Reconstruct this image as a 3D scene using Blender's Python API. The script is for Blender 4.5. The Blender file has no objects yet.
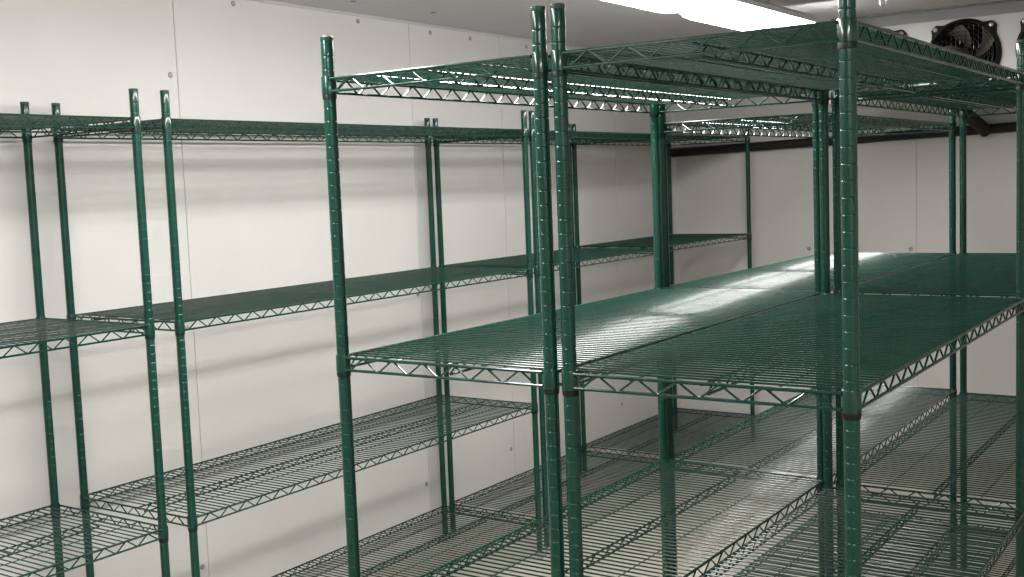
import bpy, math, random
from mathutils import Vector, Matrix

S = 0.0254                       # measurements below are in inches
PI = math.pi
scene = bpy.context.scene
COL = scene.collection

# ------------------------------------------------------------------ materials
def principled(name, color, rough=0.5, metal=0.0, coat=0.0, coat_rough=0.1, spec=0.5):
    m = bpy.data.materials.new(name)
    m.use_nodes = True
    b = m.node_tree.nodes['Principled BSDF']
    b.inputs['Base Color'].default_value = (*color, 1)
    b.inputs['Roughness'].default_value = rough
    b.inputs['Metallic'].default_value = metal
    b.inputs['Coat Weight'].default_value = coat
    b.inputs['Coat Roughness'].default_value = coat_rough
    b.inputs['Specular IOR Level'].default_value = spec
    return m

def noise_color(m, c1, c2, scale, detail=3.0, stretch=(1, 1, 1), lo=0.35, hi=0.65, rough=None):
    nt = m.node_tree
    b = nt.nodes['Principled BSDF']
    tc = nt.nodes.new('ShaderNodeTexCoord')
    mp = nt.nodes.new('ShaderNodeMapping')
    mp.inputs['Scale'].default_value = stretch
    n = nt.nodes.new('ShaderNodeTexNoise')
    n.inputs['Scale'].default_value = scale
    n.inputs['Detail'].default_value = detail
    r = nt.nodes.new('ShaderNodeValToRGB')
    r.color_ramp.elements[0].position = lo
    r.color_ramp.elements[1].position = hi
    r.color_ramp.elements[0].color = (*c1, 1)
    r.color_ramp.elements[1].color = (*c2, 1)
    nt.links.new(tc.outputs['Object'], mp.inputs['Vector'])
    nt.links.new(mp.outputs['Vector'], n.inputs['Vector'])
    nt.links.new(n.outputs['Fac'], r.inputs['Fac'])
    nt.links.new(r.outputs['Color'], b.inputs['Base Color'])
    if rough:
        mr = nt.nodes.new('ShaderNodeMapRange')
        mr.inputs['To Min'].default_value = rough[0]
        mr.inputs['To Max'].default_value = rough[1]
        nt.links.new(n.outputs['Fac'], mr.inputs['Value'])
        nt.links.new(mr.outputs['Result'], b.inputs['Roughness'])
    return m

def bump(m, scale, strength, dist=0.002):
    nt = m.node_tree
    b = nt.nodes['Principled BSDF']
    tc = nt.nodes.new('ShaderNodeTexCoord')
    n = nt.nodes.new('ShaderNodeTexNoise')
    n.inputs['Scale'].default_value = scale
    bp = nt.nodes.new('ShaderNodeBump')
    bp.inputs['Strength'].default_value = strength
    bp.inputs['Distance'].default_value = dist
    nt.links.new(tc.outputs['Object'], n.inputs['Vector'])
    nt.links.new(n.outputs['Fac'], bp.inputs['Height'])
    nt.links.new(bp.outputs['Normal'], b.inputs['Normal'])
    return m

GREEN = principled('green_epoxy', (0.003, 0.055, 0.038), 0.24, 0.0, 0.5, 0.09, 0.3)
noise_color(GREEN, (0.0007, 0.029, 0.0195), (0.0012, 0.036, 0.025), 9.0)
POSTM = principled('green_epoxy_post', (0.003, 0.052, 0.036), 0.26, 0.0, 0.4, 0.08, 0.28)
noise_color(POSTM, (0.0010, 0.036, 0.0245), (0.0016, 0.044, 0.031), 9.0)
SLEEVEM = principled('dark_sleeve_plastic', (0.002, 0.011, 0.009), 0.45, spec=0.3)
BLACK = principled('black_plastic', (0.005, 0.005, 0.006), 0.5, spec=0.25)
CAP = principled('post_cap_plastic', (0.012, 0.045, 0.036), 0.4)
STEEL = principled('zinc_steel', (0.45, 0.45, 0.45), 0.35, 1.0)
PANEL = principled('white_cooler_panel', (0.70, 0.685, 0.66), 0.42, 0.0, 0.0, 0.1, 0.5)
noise_color(PANEL, (0.585, 0.573, 0.55), (0.625, 0.613, 0.59), 1.6, 4.0)
bump(PANEL, 120.0, 0.04, 0.001)
SEAM = principled('panel_seam', (0.40, 0.39, 0.38), 0.6)
CEIL = principled('grey_ceiling_panel', (0.42, 0.41, 0.42), 0.5)
noise_color(CEIL, (0.54, 0.535, 0.55), (0.58, 0.575, 0.59), 1.2)
FLOORM = principled('tan_floor', (0.50, 0.46, 0.39), 0.4)
noise_color(FLOORM, (0.37, 0.335, 0.28), (0.45, 0.41, 0.35), 2.2, 5.0, rough=(0.32, 0.5))
ALU = principled('aluminium', (0.55, 0.55, 0.55), 0.38, 0.9)
CASE = principled('evaporator_casing', (0.46, 0.445, 0.43), 0.4, 0.2)
RAIL = principled('grey_rail', (0.16, 0.16, 0.16), 0.35, 0.4)
RUBBER = principled('black_insulation', (0.006, 0.006, 0.007), 0.75)
FANB = principled('fan_blade', (0.16, 0.145, 0.125), 0.45, 0.6)
FOIL = principled('coil_fins', (0.36, 0.33, 0.29), 0.4, 0.8)
FIXT = principled('white_enamel', (0.75, 0.75, 0.74), 0.4)
PLUG = principled('grey_plug', (0.30, 0.30, 0.30), 0.4, 0.3)
ZINC = principled('chain_zinc', (0.72, 0.72, 0.72), 0.3, 0.9)

LENS = bpy.data.materials.new('lit_lens')
LENS.use_nodes = True
_b = LENS.node_tree.nodes['Principled BSDF']
_b.inputs['Base Color'].default_value = (0.9, 0.9, 0.9, 1)
_b.inputs['Emission Color'].default_value = (1.0, 0.985, 0.965, 1)
_b.inputs['Emission Strength'].default_value = 19.0

# ------------------------------------------------------------------ mesh builder
class MB:
    def __init__(self):
        self.v, self.f = [], []

    def tube(self, pts, r, n=6, cap=True):
        P = [Vector(p) for p in pts]
        base = len(self.v)
        m = len(P)
        T = []
        for i in range(m):
            a = (P[i] - P[i - 1]).normalized() if i > 0 else None
            b = (P[i + 1] - P[i]).normalized() if i < m - 1 else None
            t = (a + b).normalized() if (a and b) else (a or b)
            T.append(t)
        up = Vector((0, 0, 1)) if abs(T[0].z) < 0.9 else Vector((1, 0, 0))
        for i in range(m):
            t = T[i]
            s = t.cross(up)
            if s.length < 1e-4:
                s = t.cross(Vector((0, 1, 0)))
            s.normalize()
            u = s.cross(t)
            up = u
            for k in range(n):
                a = 2 * PI * (k + 0.5) / n
                self.v.append(P[i] + s * (math.cos(a) * r) + u * (math.sin(a) * r))
        for i in range(m - 1):
            for k in range(n):
                k2 = (k + 1) % n
                self.f.append((base + i * n + k, base + i * n + k2, base + (i + 1) * n + k2, base + (i + 1) * n + k))
        if cap:
            self.f.append(tuple(base + k for k in range(n))[::-1])
            self.f.append(tuple(base + (m - 1) * n + k for k in range(n)))
        return self

    def ring(self, c, R, r, axis='y', n=28, k=6, sq=None):
        """closed torus-like ring about an axis"""
        base = len(self.v)
        for i in range(n):
            a = 2 * PI * i / n
            for j in range(k):
                b = 2 * PI * j / k
                rr = R + r * math.cos(b)
                h = r * math.sin(b)
                if axis == 'y':
                    p = (c[0] + rr * math.cos(a), c[1] + h, c[2] + rr * math.sin(a))
                elif axis == 'z':
                    p = (c[0] + rr * math.cos(a), c[1] + rr * math.sin(a), c[2] + h)
                else:
                    p = (c[0] + h, c[1] + rr * math.cos(a), c[2] + rr * math.sin(a))
                self.v.append(Vector(p))
        for i in range(n):
            for j in range(k):
                self.f.append((base + i * k + j, base + ((i + 1) % n) * k + j,
                               base + ((i + 1) % n) * k + (j + 1) % k, base + i * k + (j + 1) % k))
        return self

    def lathe(self, prof, n=16, c=(0, 0), axis='z', off=0.0):
        """prof: (radius, height) list"""
        base = len(self.v)
        for (r, h) in prof:
            for k in range(n):
                a = 2 * PI * k / n
                if axis == 'z':
                    self.v.append(Vector((c[0] + r * math.cos(a), c[1] + r * math.sin(a), h)))
                elif axis == 'y':
                    self.v.append(Vector((c[0] + r * math.cos(a), h, c[1] + r * math.sin(a))))
                else:
                    self.v.append(Vector((h, c[0] + r * math.cos(a), c[1] + r * math.sin(a))))
        for i in range(len(prof) - 1):
            for k in range(n):
                k2 = (k + 1) % n
                self.f.append((base + i * n + k, base + i * n + k2, base + (i + 1) * n + k2, base + (i + 1) * n + k))
        self.f.append(tuple(base + k for k in range(n))[::-1])
        self.f.append(tuple(base + (len(prof) - 1) * n + k for k in range(n)))
        return self

    def box(self, a, b):
        base = len(self.v)
        for z in (a[2], b[2]):
            for (x, y) in ((a[0], a[1]), (b[0], a[1]), (b[0], b[1]), (a[0], b[1])):
                self.v.append(Vector((x, y, z)))
        for q in ((3, 2, 1, 0), (4, 5, 6, 7), (0, 1, 5, 4), (1, 2, 6, 5), (2, 3, 7, 6), (3, 0, 4, 7)):
            self.f.append(tuple(base + i for i in q))
        return self

    def prism(self, poly, y0, y1, axis='y'):
        """extrude a closed outline; axis y: poly is (x, z)"""
        base = len(self.v)
        n = len(poly)
        for y in (y0, y1):
            for (p, q) in poly:
                self.v.append(Vector((p, y, q)) if axis == 'y' else (Vector((y, p, q)) if axis == 'x' else Vector((p, q, y))))
        self.f.append(tuple(base + i for i in range(n)))
        self.f.append(tuple(base + n + i for i in range(n))[::-1])
        for i in range(n):
            j = (i + 1) % n
            self.f.append((base + j, base + i, base + n + i, base + n + j))
        return self

    def mesh(self, name, mats, smooth=True, bevel=0.0):
        me = bpy.data.meshes.new(name)
        me.from_pydata([tuple(v * S) for v in self.v], [], self.f)
        me.validate()
        import bmesh
        bm = bmesh.new()
        bm.from_mesh(me)
        bmesh.ops.recalc_face_normals(bm, faces=bm.faces[:])
        if bevel:
            bmesh.ops.bevel(bm, geom=bm.edges[:], offset=bevel * S, segments=2, profile=0.5, affect='EDGES', clamp_overlap=True)
        bm.to_mesh(me)
        bm.free()
        for m in (mats if isinstance(mats, (list, tuple)) else [mats]):
            me.materials.append(m)
        if smooth:
            me.polygons.foreach_set('use_smooth', [True] * len(me.polygons))
            me.set_sharp_from_angle(angle=math.radians(38))
        return me

def obj(name, me, parent=None, loc=(0, 0, 0), kind=None, label=None):
    o = bpy.data.objects.new(name, me)
    COL.objects.link(o)
    o.location = Vector(loc) * S
    if parent is not None:
        o.parent = parent
    if kind:
        o['kind'] = kind
    if label:
        o['label'] = label
    return o

def thing(name, label, cat, loc, rz=0.0, group=None, me=None):
    o = bpy.data.objects.new(name, me)
    COL.objects.link(o)
    o.location = Vector(loc) * S
    o.rotation_euler = (0, 0, rz)
    o['label'] = label
    o['category'] = cat
    if group:
        o['group'] = group
    return o

# ------------------------------------------------------------------ room
FZ, CZ = -2.2, 91.4                 # floor, ceiling
XW, YB = -66.0, 195.0               # left wall face, back wall face
XR, YF = 106.0, -150.0
T = 4.0

def wall_mesh(name, axis, face, cuts, back):
    """insulated panels side by side with a recessed seam strip between them"""
    m = MB()
    g = 0.07
    for a, b in zip(cuts[:-1], cuts[1:]):
        lo, hi = min(face, face + back), max(face, face + back)
        if axis == 'x':
            m.box((lo, a + g, FZ), (hi, b - g, CZ))
        else:
            m.box((a + g, lo, FZ), (b - g, hi, CZ))
    n_panel = len(m.f)
    inset = 0.12 if back > 0 else -0.12
    lo, hi = min(face + inset, face + back * 0.9), max(face + inset, face + back * 0.9)
    for c in cuts[1:-1]:
        if axis == 'x':
            m.box((lo, c - g, FZ), (hi, c + g, CZ))
        else:
            m.box((c - g, lo, FZ), (c + g, hi, CZ))
    me = m.mesh(name, [PANEL, SEAM], smooth=False)
    for i, p in enumerate(me.polygons):
        p.material_index = 0 if i < n_panel else 1
    return me

wl = obj('wall_left', wall_mesh('wall_left', 'x', XW, [YF, -120.2, -80, -39.8, 0.2, 40.4, 91.9, 119.6, 165.4, YB], -T), kind='structure')
wb = obj('wall_back', wall_mesh('wall_back', 'y', YB, [XW - T, -46.8, -6.6, 33.6, 73.8, XR + T], T), kind='structure')
wr = obj('wall_right', wall_mesh('wall_right', 'x', XR, [YF, -120, -80, -40, 0, 40, 80, 120, 160, YB], T), kind='structure')
wf = obj('wall_front', wall_mesh('wall_front', 'y', YF, [XW - T, -46.8, -6.6, 33.6, 73.8, XR + T], -T), kind='structure')
obj('floor', MB().box((XW - T, YF - T, FZ - 4), (XR + T, YB + T, FZ)).mesh('floor', FLOORM, False), kind='structure')
obj('ceiling', MB().box((XW - T, YF - T, CZ), (XR + T, YB + T, CZ + 4)).mesh('ceiling', CEIL, False), kind='structure')
# small metal angle along the foot of the back and left walls
obj('baseboard_back', MB().prism([(YB, FZ), (YB - 0.7, FZ), (YB - 0.7, FZ + 0.12), (YB - 0.12, FZ + 0.5), (YB, FZ + 0.5)], XW + 0.7, XR, 'x').mesh('baseboard_back', ALU, False), kind='structure')
obj('baseboard_left', MB().prism([(XW, FZ), (XW + 0.7, FZ), (XW + 0.7, FZ + 0.12), (XW + 0.12, FZ + 0.5), (XW, FZ + 0.5)], YF, YB - 0.7, 'y').mesh('baseboard_left', ALU, False), kind='structure')
# cover strip in the ceiling corners
obj('trim_1', MB().prism([(XW, CZ), (XW + 0.35, CZ), (XW + 0.3, CZ - 0.12), (XW + 0.12, CZ - 0.3), (XW, CZ - 0.35)], YF, YB, 'y').mesh('trim_1', CEIL, False), kind='structure')
# vertical corner trim
obj('trim_2', MB().prism([(XW, YB), (XW + 0.7, YB), (XW + 0.6, YB - 0.15), (XW + 0.15, YB - 0.6), (XW, YB - 0.7)], FZ + 0.5, CZ - 0.35, 'z').mesh('trim_2', PANEL, False), kind='structure')

plug_x = MB().lathe([(0.42, 0.0), (0.42, 0.05), (0.34, 0.13), (0.12, 0.16)], 14, axis='x').mesh('panel_plug', PLUG)
plug_y = MB().lathe([(0.50, 0.0), (0.50, -0.06), (0.42, -0.15), (0.15, -0.18)], 14, axis='y').mesh('panel_plug_back', PLUG)
plug_z = MB().lathe([(0.50, 0.0), (0.50, -0.06), (0.42, -0.15), (0.15, -0.18)], 14, axis='z').mesh('panel_plug_top', PLUG)
for (y, z) in [(39.2, 79.3), (51.5, 90.3), (78.7, 90.3), (98, 90.1), (110.1, 90.0), (129.3, 89.9), (39.2, 9.3), (39.2, 44),
               (91.1, 43.5), (91.1, 8.9), (118.3, 44), (118.4, 9.5), (164.6, 10.2), (164.6, 44), (-1.4, 44), (-1.4, 9.5)]:
    obj('panel_fastener', plug_x, wl, (XW, y, z), kind='structure')
for (x, z) in [(-31.4, 44.5), (-7.9, 44.5), (32.5, 44.5), (-7.9, 9.5), (32.5, 9.5)]:
    obj('panel_fastener', plug_y, wb, (x, YB, z), kind='structure')
for (x, y) in [(-57.5, 68.2), (-56.2, 86.6)]:
    obj('ceiling_fastener', plug_z, None, (x, y, CZ), kind='structure')

# ------------------------------------------------------------------ shelving
H = 74.6                            # top of every post
def post_mesh():
    prof = [(0.47, FZ + 1.6), (0.5, FZ + 1.64)]
    z = math.ceil(FZ + 2.2)
    while z < H - 0.9:
        prof += [(0.5, z - 0.10), (0.5, z - 0.055), (0.495, z - 0.04), (0.472, z), (0.495, z + 0.04), (0.5, z + 0.055), (0.5, z + 0.10)]
        z += 1.0
    prof += [(0.5, H - 0.35), (0.49, H - 0.32)]
    return MB().lathe(prof, 18).mesh('post', POSTM)
POST = post_mesh()
POSTCAP = MB().lathe([(0.50, H - 0.33), (0.515, H - 0.30), (0.515, H - 0.05), (0.47, H)], 18).mesh('cap', CAP)
FOOT = MB().lathe([(0.2, FZ + 1.61), (0.2, FZ + 0.5), (0.34, FZ + 0.5), (0.34, FZ + 0.22), (0.55, FZ + 0.16), (0.58, FZ), ], 14).mesh('foot', STEEL)
CH = 1.45                           # collar height
COLLAR = MB().lathe([(0.53, -CH), (0.595, -CH + 0.04), (0.60, -CH + 0.3), (0.585, -0.08), (0.565, -0.02), (0.51, 0.0)], 18).mesh('collar', GREEN)
SLEEVE = MB().lathe([(0.51, -CH - 0.36), (0.55, -CH - 0.34), (0.575, -CH - 0.05), (0.55, -CH + 0.03), (0.51, -CH + 0.03)], 18).mesh('sleeve', SLEEVEM)
SLEEVE_BLACK = SLEEVE.copy()
SLEEVE_BLACK.materials[0] = BLACK

def zigzag(m, p0, p1, ztop, zbot, r, period=2.85, n=5):
    """snake wire between two long wires, with softly bent crests"""
    p0, p1 = Vector(p0), Vector(p1)
    d = p1 - p0
    L = d.length
    k = max(1, round(L / period))
    st = L / k
    d.normalize()
    pts = []
    fl = 0.13
    for i in range(k):
        a = i * st
        for (t, z) in ((a + fl, zbot), (a + st / 2 - fl, ztop), (a + st / 2 + fl, ztop), (a + st - fl, zbot)):
            q = p0 + d * t
            pts.append((q.x, q.y, z))
    m.tube(pts, r, n)

_cache = {}
def shelf_meshes(D, L):
    key = (D, L)
    if key in _cache:
        return _cache[key]
    o = 0.34                         # the perimeter runs just outside the post centres
    zt, zb = -0.24, -1.22
    fr = MB()
    for (a, b) in (((0.5, -o), (D - 0.5, -o)), ((0.5, L + o), (D - 0.5, L + o)), ((-o, 0.5), (-o, L - 0.5)), ((D + o, 0.5), (D + o, L - 0.5))):
        fr.tube([(a[0], a[1], zt), (b[0], b[1], zt)], 0.125, 8)
        fr.tube([(a[0], a[1], zb), (b[0], b[1], zb)], 0.115, 8)
        d = (Vector((b[0], b[1], 0)) - Vector((a[0], a[1], 0))).normalized() * 0.45
        zigzag(fr, (a[0] + d.x, a[1] + d.y, 0), (b[0] - d.x, b[1] - d.y, 0), zt - 0.05, zb + 0.05, 0.085)
    frame = fr.mesh('frame', GREEN)
    dk = MB()
    n = int(round((L - 1.9) / 0.93))
    zd = zt + 0.05
    for i in range(n + 1):
        y = 0.95 + (L - 1.9) * i / n
        dk.tube([(-o, y, zd), (D + o, y, zd)], 0.082, 8)
    for fx in (0.25, 0.75):          # thin rods that tie the wires
        dk.tube([(D * fx, -o, zd - 0.2), (D * fx, L + o, zd - 0.2)], 0.055, 6)
    deck = dk.mesh('shelf', GREEN)
    ct = MB()
    ct.tube([(D / 2, 0.2, zt - 0.2), (D / 2, L - 0.2, zt - 0.2)], 0.10, 6)
    ct.tube([(D / 2, 1.2, zb), (D / 2, L - 1.2, zb)], 0.11, 6)
    zigzag(ct, (D / 2, 1.0, 0), (D / 2, L - 1.0, 0), zt - 0.2, zb + 0.05, 0.085)
    truss = ct.mesh('center_truss', GREEN)
    _cache[key] = (deck, frame, truss)
    return _cache[key]

def unit(label, x, y, D, L, levels, rz=0.0, group='green wire shelving units', black=()):
    t = thing('wire_shelving_unit', label, 'shelving unit', (x, y, 0), rz, group)
    corners = ((0, 0), (D, 0), (D, L), (0, L))
    for (cx, cy) in corners:
        p = obj('post', POST, t, (cx, cy, 0))
        obj('cap', POSTCAP, p)
        obj('foot', FOOT, p, label='metal levelling foot')
    deck, frame, truss = shelf_meshes(D, L)
    for z in levels:
        s = obj('shelf', deck, t, (0, 0, z))
        obj('frame', frame, s)
        obj('center_truss', truss, s)
        for (cx, cy) in corners:
            obj('collar', COLLAR, s, (cx, cy, 0))
            obj('sleeve', SLEEVE_BLACK if z in black else SLEEVE, s, (cx, cy, 0), label='dark plastic sleeve')
    return t

D = 19.75
GAP = 1.55
XA2 = D + GAP
unit('green wire shelving unit at front left of the block, bright streak on its middle shelf', 0, 0, D, 55.7, (71.5, 49.45, 28.4, 7.2))
unit('nearest green wire shelving unit, its thick front post with black rings cutting through the right', XA2 + 0.02, 0, 19.8, 54.2, (71.5, 49.45, 27.9, 7.2), rz=math.radians(0.35), black=(49.45,))
unit('green wire shelving unit behind the front left unit, its top shelf set lower', 0, 57.6, D, 58.2, (69.2, 49.45, 28.2, 7.2))
unit('green wire shelving unit behind the nearest right unit, below the evaporator fans', XA2, 57.6, D, 58.2, (71.3, 49.45, 27.8, 7.2))
BD = 20.5
XB = -64.0
LG = 'shelving along the left wall'
unit('green wire shelving unit on the left wall cut off by the left picture edge', XB, 15.3 - 73.9, BD, 73.9, (71.55, 48.45, 25.0, 4.6), group=LG)
unit('long green wire shelving unit running along the left wall past the seam', XB, 19.55, BD, 73.9, (71.55, 48.3, 25.1, 4.6), group=LG)
unit('green wire shelving unit on the left wall between the long unit and the corner unit', XB, 95.8, BD, 45.6, (71.5, 48.4, 4.6), group=LG)
unit('green wire shelving unit in the far corner where left and back walls meet', XB, 143.5, BD, 44.8, (71.5, 48.7, 5.2), group=LG)

# ------------------------------------------------------------------ ceiling lights
LW, LL = 7.4, 48.0
FDROP = 3.2                         # fixtures hang a little below the ceiling
def fixture(x, y, label, group):
    t = thing('fluorescent_fixture', label, 'ceiling light', (x, y, CZ - FDROP), 0, group)
    w = LW / 2
    hz = MB().prism([(-w * 0.72, 0), (w * 0.72, 0), (w * 1.22, -1.1), (w * 1.22, -1.75), (w * 1.16, -1.75), (w * 1.16, -1.4), (-w * 1.16, -1.4), (-w * 1.16, -1.75), (-w * 1.22, -1.75), (-w * 1.22, -1.1)], 0.4, LL - 0.4).mesh('housing', FIXT, False)
    obj('housing', hz, t)
    for yy in (6.0, LL - 22.0):
        obj('hanger', MB().lathe([(0.9, FDROP), (0.9, FDROP - 0.15), (0.2, FDROP - 0.2), (0.2, 0.1), (0.5, 0.05), (0.5, 0.0)], 12, c=(0, yy)).mesh('hanger', STEEL), t)
    prof = []
    n = 12
    for i in range(n + 1):
        a = PI * i / n
        prof.append((w * math.copysign(abs(math.cos(a)) ** 0.55, math.cos(a)), -1.4 - 2.3 * abs(math.sin(a)) ** 0.6))
    lens = MB()
    secs = [(0.0, 0.62), (0.35, 0.78), (0.9, 0.89), (1.8, 0.965), (3.2, 1.0)]
    secs = secs + [(LL - y2, k2) for (y2, k2) in secs[::-1]]
    for (yy, kk) in secs:
        for p in prof:
            lens.v.append(Vector((p[0] * kk, yy, -1.4 + (p[1] + 1.4) * kk)))
    m = len(prof)
    for i in range(len(secs) - 1):
        for j in range(m):
            j2 = (j + 1) % m
            lens.f.append((i * m + j, i * m + j2, (i + 1) * m + j2, (i + 1) * m + j))
    lens.f.append(tuple(range(m)))
    lens.f.append(tuple((len(secs) - 1) * m + j for j in range(m))[::-1])
    obj('lens', lens.mesh('lens', LENS), t, label='lit white lens')
    return t
LX = -5.7
fixture(LX, 80.5, 'lit fluorescent ceiling fixture above the shelves, the longer glowing strip at the top', 'ceiling lights')
fixture(LX, 29.0, 'lit fluorescent ceiling fixture of which only one glowing end shows at the top edge', 'ceiling lights')
fixture(LX, -22.5, 'lit fluorescent ceiling fixture overhead nearest the camera, outside the picture', 'ceiling lights')
fixture(LX, -74.0, 'lit fluorescent ceiling fixture overhead beside the camera, outside the picture', 'ceiling lights')
fixture(76.0, -90.0, 'lit fluorescent ceiling fixture over the aisle at right, outside the picture', 'ceiling lights')

# ------------------------------------------------------------------ evaporator
EX0, EX1, EY, EZ = -11.5, 37.5, 152.8, 75.2
ev = thing('evaporator_cooler', 'grey evaporator with black ringed fans hung from ceiling before back wall', 'cooling unit', (EX0, EY, CZ))
EW = EX1 - EX0
ez = EZ - CZ
cs = MB()
FANS = (-2.6, 13.1, 28.2)
FZC = 82.6
def front_sheet(m):
    """front sheet with a round opening for every fan"""
    hh = 6.6
    zc = FZC - CZ
    xs = []
    for xc in FANS:
        xs += [xc - EX0 - hh, xc - EX0 + hh]
    m.box((0, 0, zc + hh), (EW, 0.25, -0.02))
    m.box((0, 0, ez + 0.6), (EW, 0.25, zc - hh))
    e = [0] + xs + [EW]
    for i in range(0, len(e), 2):
        m.box((e[i], 0, zc - hh), (e[i + 1], 0.25, zc + hh))
    for xc in FANS:
        n = 40
        base = len(m.v)
        for y in (0, 0.25):
            for k in range(n):
                a = 2 * PI * k / n
                c, q = math.cos(a), math.sin(a)
                sq = hh / max(abs(c), abs(q))
                m.v.append(Vector((xc - EX0 + sq * c, y, zc + sq * q)))
                m.v.append(Vector((xc - EX0 + 5.8 * c, y, zc + 5.8 * q)))
        for k in range(n):
            k2 = (k + 1) % n
            for o2 in (0, 2 * n):
                m.f.append((base + o2 + 2 * k, base + o2 + 2 * k2, base + o2 + 2 * k2 + 1, base + o2 + 2 * k + 1))
            m.f.append((base + 2 * k + 1, base + 2 * k2 + 1, base + 2 * n + 2 * k2 + 1, base + 2 * n + 2 * k + 1))
front_sheet(cs)
cs.box((0, 0.25, ez + 0.6), (0.25, 21.0, -0.02))                 # end sheets
cs.box((EW - 0.25, 0.25, ez + 0.6), (EW, 21.0, -0.02))
cs.box((0.25, 0.25, -0.27), (EW - 0.25, 21.0, -0.02))            # top sheet
obj('casing', cs.mesh('casing', CASE, False, 0.0), ev)
dp = MB().prism([(-0.3, ez + 1.1), (-0.3, ez + 0.35), (0.4, ez), (20.6, ez), (21.3, ez + 0.35), (21.3, ez + 1.1), (21.1, ez + 1.1), (20.4, ez + 0.6), (0.5, ez + 0.6), (-0.1, ez + 1.1)], -0.2, EW + 0.2, 'x').mesh('drain_pan', CASE, False)
obj('drain_pan', dp, ev)
rl = MB().prism([(-0.9, 0), (-0.9, -0.28), (-0.22, -0.34), (-0.22, -2.3), (0.02, -2.3), (0.02, 0)], -0.3, EW + 0.3, 'x').mesh('hanger_rail', RAIL, False)
obj('hanger_rail', rl, ev, label='dark grey metal rail')
co = MB()
k = 0
while k < 60:
    xx = 0.9 + k * (EW - 1.8) / 59
    co.box((xx, 6.0, ez + 1.2), (xx + 0.1, 20.8, -0.6))
    k += 1
obj('coil', co.mesh('coil', FOIL, False), ev)

def build_fan(xc, zc):
    me, R = fan_me
    g = obj('fan_guard', me, ev, (xc - EX0, 0, zc - CZ), label='black fan guard')
    obj('wire_grille', grille, g)
    obj('fan_blades', blades, g)
    obj('fan_motor', motor, g)
    for sx in (-1, 1):
        for sz in (-1, 1):
            obj('screw', screw, g, (sx * 4.8, -0.75, sz * 4.8), label='bright screw head')

def fan_plate():
    pl = MB()
    n = 72
    def outline(a):
        r = 6.4
        for e in range(4):
            da = (a - (PI / 4 + e * PI / 2) + PI) % (2 * PI) - PI
            r += 1.05 * math.exp(-(da / 0.17) ** 4)
        return r
    for (yy, inner) in ((-0.02, False), (-0.7, False), (-0.95, True), (-0.02, True)):
        for i in range(n):
            a = 2 * PI * i / n
            r = 5.7 if inner else outline(a) * (1.0 if yy > -0.5 else 0.985)
            pl.v.append(Vector((r * math.cos(a), yy, r * math.sin(a))))
    for j in range(4):
        for i in range(n):
            i2, j2 = (i + 1) % n, (j + 1) % 4
            pl.f.append((j * n + i, j * n + i2, j2 * n + i2, j2 * n + i))
    return pl.mesh('fan_guard', BLACK)
fan_me = (fan_plate(), 6.0)
gr = MB()
def dome(r):
    return -0.95 - 1.25 * (1 - (r / 6.0) ** 2)
for r in (1.2, 1.9, 2.6, 3.3, 4.0, 4.7, 5.3, 5.8):
    gr.ring((0, dome(r), 0), r, 0.055, 'y', 40, 5)
for i in range(12):
    a = 2 * PI * i / 12
    pts = []
    for q in range(9):
        r = 0.9 + (5.9 - 0.9) * q / 8
        b = a + 0.55 * (r / 6.0)
        pts.append((r * math.cos(b), dome(r) - 0.03, r * math.sin(b)))
    gr.tube(pts, 0.06, 5)
grille = gr.mesh('wire_grille', BLACK)
bl = MB()
for i in range(5):
    a0 = 2 * PI * i / 5
    rows = []
    for q in range(7):
        r = 1.1 + 4.3 * q / 6
        w = 0.42 - 0.02 * q
        row = []
        for s in (-1, -0.5, 0, 0.5, 1):
            a = a0 + 0.12 * q + s * w
            row.append((r * math.cos(a), 1.5 + 0.95 * s * (1.0 - 0.05 * q) + 0.18 * s * s, r * math.sin(a)))
        rows.append(row)
    for side in (0, 0.09):
        base = len(bl.v)
        for row in rows:
            for p in row:
                bl.v.append(Vector((p[0], p[1] + side, p[2])))
        for q in range(6):
            for s in range(4):
                idx = (base + q * 5 + s, base + q * 5 + s + 1, base + (q + 1) * 5 + s + 1, base + (q + 1) * 5 + s)
                bl.f.append(idx)
    b0 = len(bl.v) - 70
    edge = [q * 5 for q in range(7)] + [30 + s for s in range(1, 5)] + [q * 5 + 4 for q in range(5, -1, -1)] + [3, 2, 1]
    for i2 in range(len(edge)):
        e1, e2 = edge[i2], edge[(i2 + 1) % len(edge)]
        bl.f.append((b0 + e1, b0 + e2, b0 + 35 + e2, b0 + 35 + e1))
blades = bl.mesh('fan_blades', FANB)
motor = MB().lathe([(1.15, 5.5), (1.4, 5.3), (1.4, 0.3), (1.1, -0.15), (0.4, -0.3)], 18, axis='y').mesh('fan_motor', BLACK)
screw = MB().lathe([(0.42, 0.06), (0.42, -0.1), (0.25, -0.22)], 10, axis='y').mesh('screw', STEEL)
for xc in FANS:
    build_fan(xc, FZC)
# ------------------------------------------------------------------ drain line
dl = thing('drain_line', 'black foam insulated drain pipe running along the back wall', 'pipe', (0, 0, 0))
pz = lambda x: 68.55 + (x + 66) * 0.0225
obj('pipe', MB().tube([(XW + 0.3, YB - 1.4, pz(XW)), (-30, YB - 1.4, pz(-30)), (0, YB - 1.4, pz(0)), (60, YB - 1.4, pz(60))], 1.05, 14).mesh('pipe', RUBBER), dl)
obj('elbow', MB().tube([(8.6, YB - 2.4, 69.6), (8.0, YB - 3.6, 70.6), (6.6, YB - 6.5, 72.4), (5.4, YB - 10, 74.2), (5.0, YB - 13, 75.0), (4.9, YB - 16.5, 75.2)], 1.35, 14).mesh('elbow', RUBBER), dl)

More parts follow.
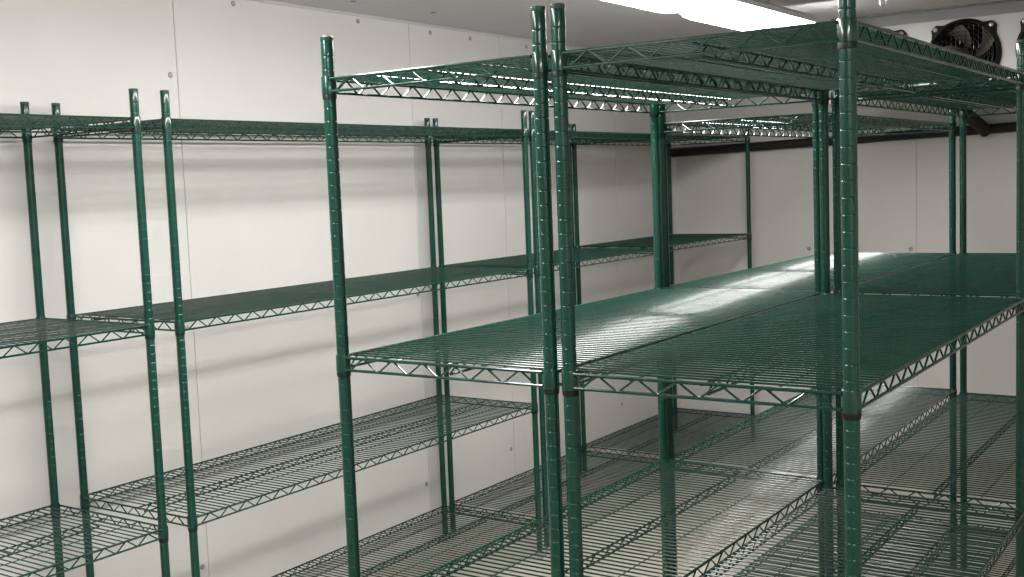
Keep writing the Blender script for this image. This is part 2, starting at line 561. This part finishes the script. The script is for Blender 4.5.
# ------------------------------------------------------------------ hanging chain
chx, chy = 14.1, 100.0
ch = thing('hanging_chain', 'short bright metal chain hanging from the ceiling left of the fan', 'chain', (chx, chy, CZ))
obj('hook', MB().tube([(0, 0, 0), (0, 0, -0.7), (0.25, 0, -0.95), (0.3, 0, -1.2), (0, 0, -1.45), (-0.25, 0, -1.25)], 0.1, 8).mesh('hook', ZINC), ch)
def link_mesh():
    pts = []
    for i in range(25):
        a = 2 * PI * i / 24
        z = 0.5 * math.copysign(1, math.sin(a)) if abs(math.sin(a)) > 1e-6 else 0
        pts.append((0.45 * math.cos(a), 0, (0.9 if math.sin(a) >= 0 else -0.9) * (abs(math.sin(a)) ** 0.6)))
    return MB().tube(pts, 0.14, 8).mesh('link', ZINC)
lk = link_mesh()
zz = -2.0
i = 0
while CZ + zz > 86.0:
    l = obj('link', lk, ch, (0, 0, zz))
    l.rotation_euler = (0, 0, (PI / 2 if i % 2 else 0) + 0.6)
    zz -= 1.46
    i += 1

# ------------------------------------------------------------------ camera
yaw, pitch, roll, f = 0.5998, 0.0917, -0.0382, 1147.09
cam_d = bpy.data.cameras.new('camera')
cam = bpy.data.objects.new('camera', cam_d)
COL.objects.link(cam)
fw = Vector((-math.sin(yaw) * math.cos(pitch), math.cos(yaw) * math.cos(pitch), -math.sin(pitch)))
ri = Vector((math.cos(yaw), math.sin(yaw), 0))
up = ri.cross(fw)
r2 = ri * math.cos(roll) + up * math.sin(roll)
u2 = up * math.cos(roll) - ri * math.sin(roll)
M = Matrix((r2, u2, -fw)).transposed().to_4x4()
M.translation = Vector((62.968, -67.668, 62.62)) * S
cam.matrix_world = M
cam_d.sensor_fit = 'HORIZONTAL'
cam_d.sensor_width = 36.0
cam_d.lens = f / 1024 * 36.0
cam_d.clip_start = 0.02
scene.camera = cam

# ------------------------------------------------------------------ world and colour
w = bpy.data.worlds.new('world')
scene.world = w
w.use_nodes = True
w.node_tree.nodes['Background'].inputs['Color'].default_value = (0.02, 0.02, 0.022, 1)
w.node_tree.nodes['Background'].inputs['Strength'].default_value = 1.0
scene.view_settings.view_transform = 'Standard'
scene.view_settings.look = 'None'
scene.view_settings.gamma = 1.0
scene.view_settings.use_curve_mapping = False
scene.view_settings.exposure = 1.12
scene.cycles.use_denoising = True
scene.cycles.max_bounces = 8
scene.cycles.diffuse_bounces = 5
scene.cycles.caustics_reflective = False
scene.cycles.sample_clamp_indirect = 4.0
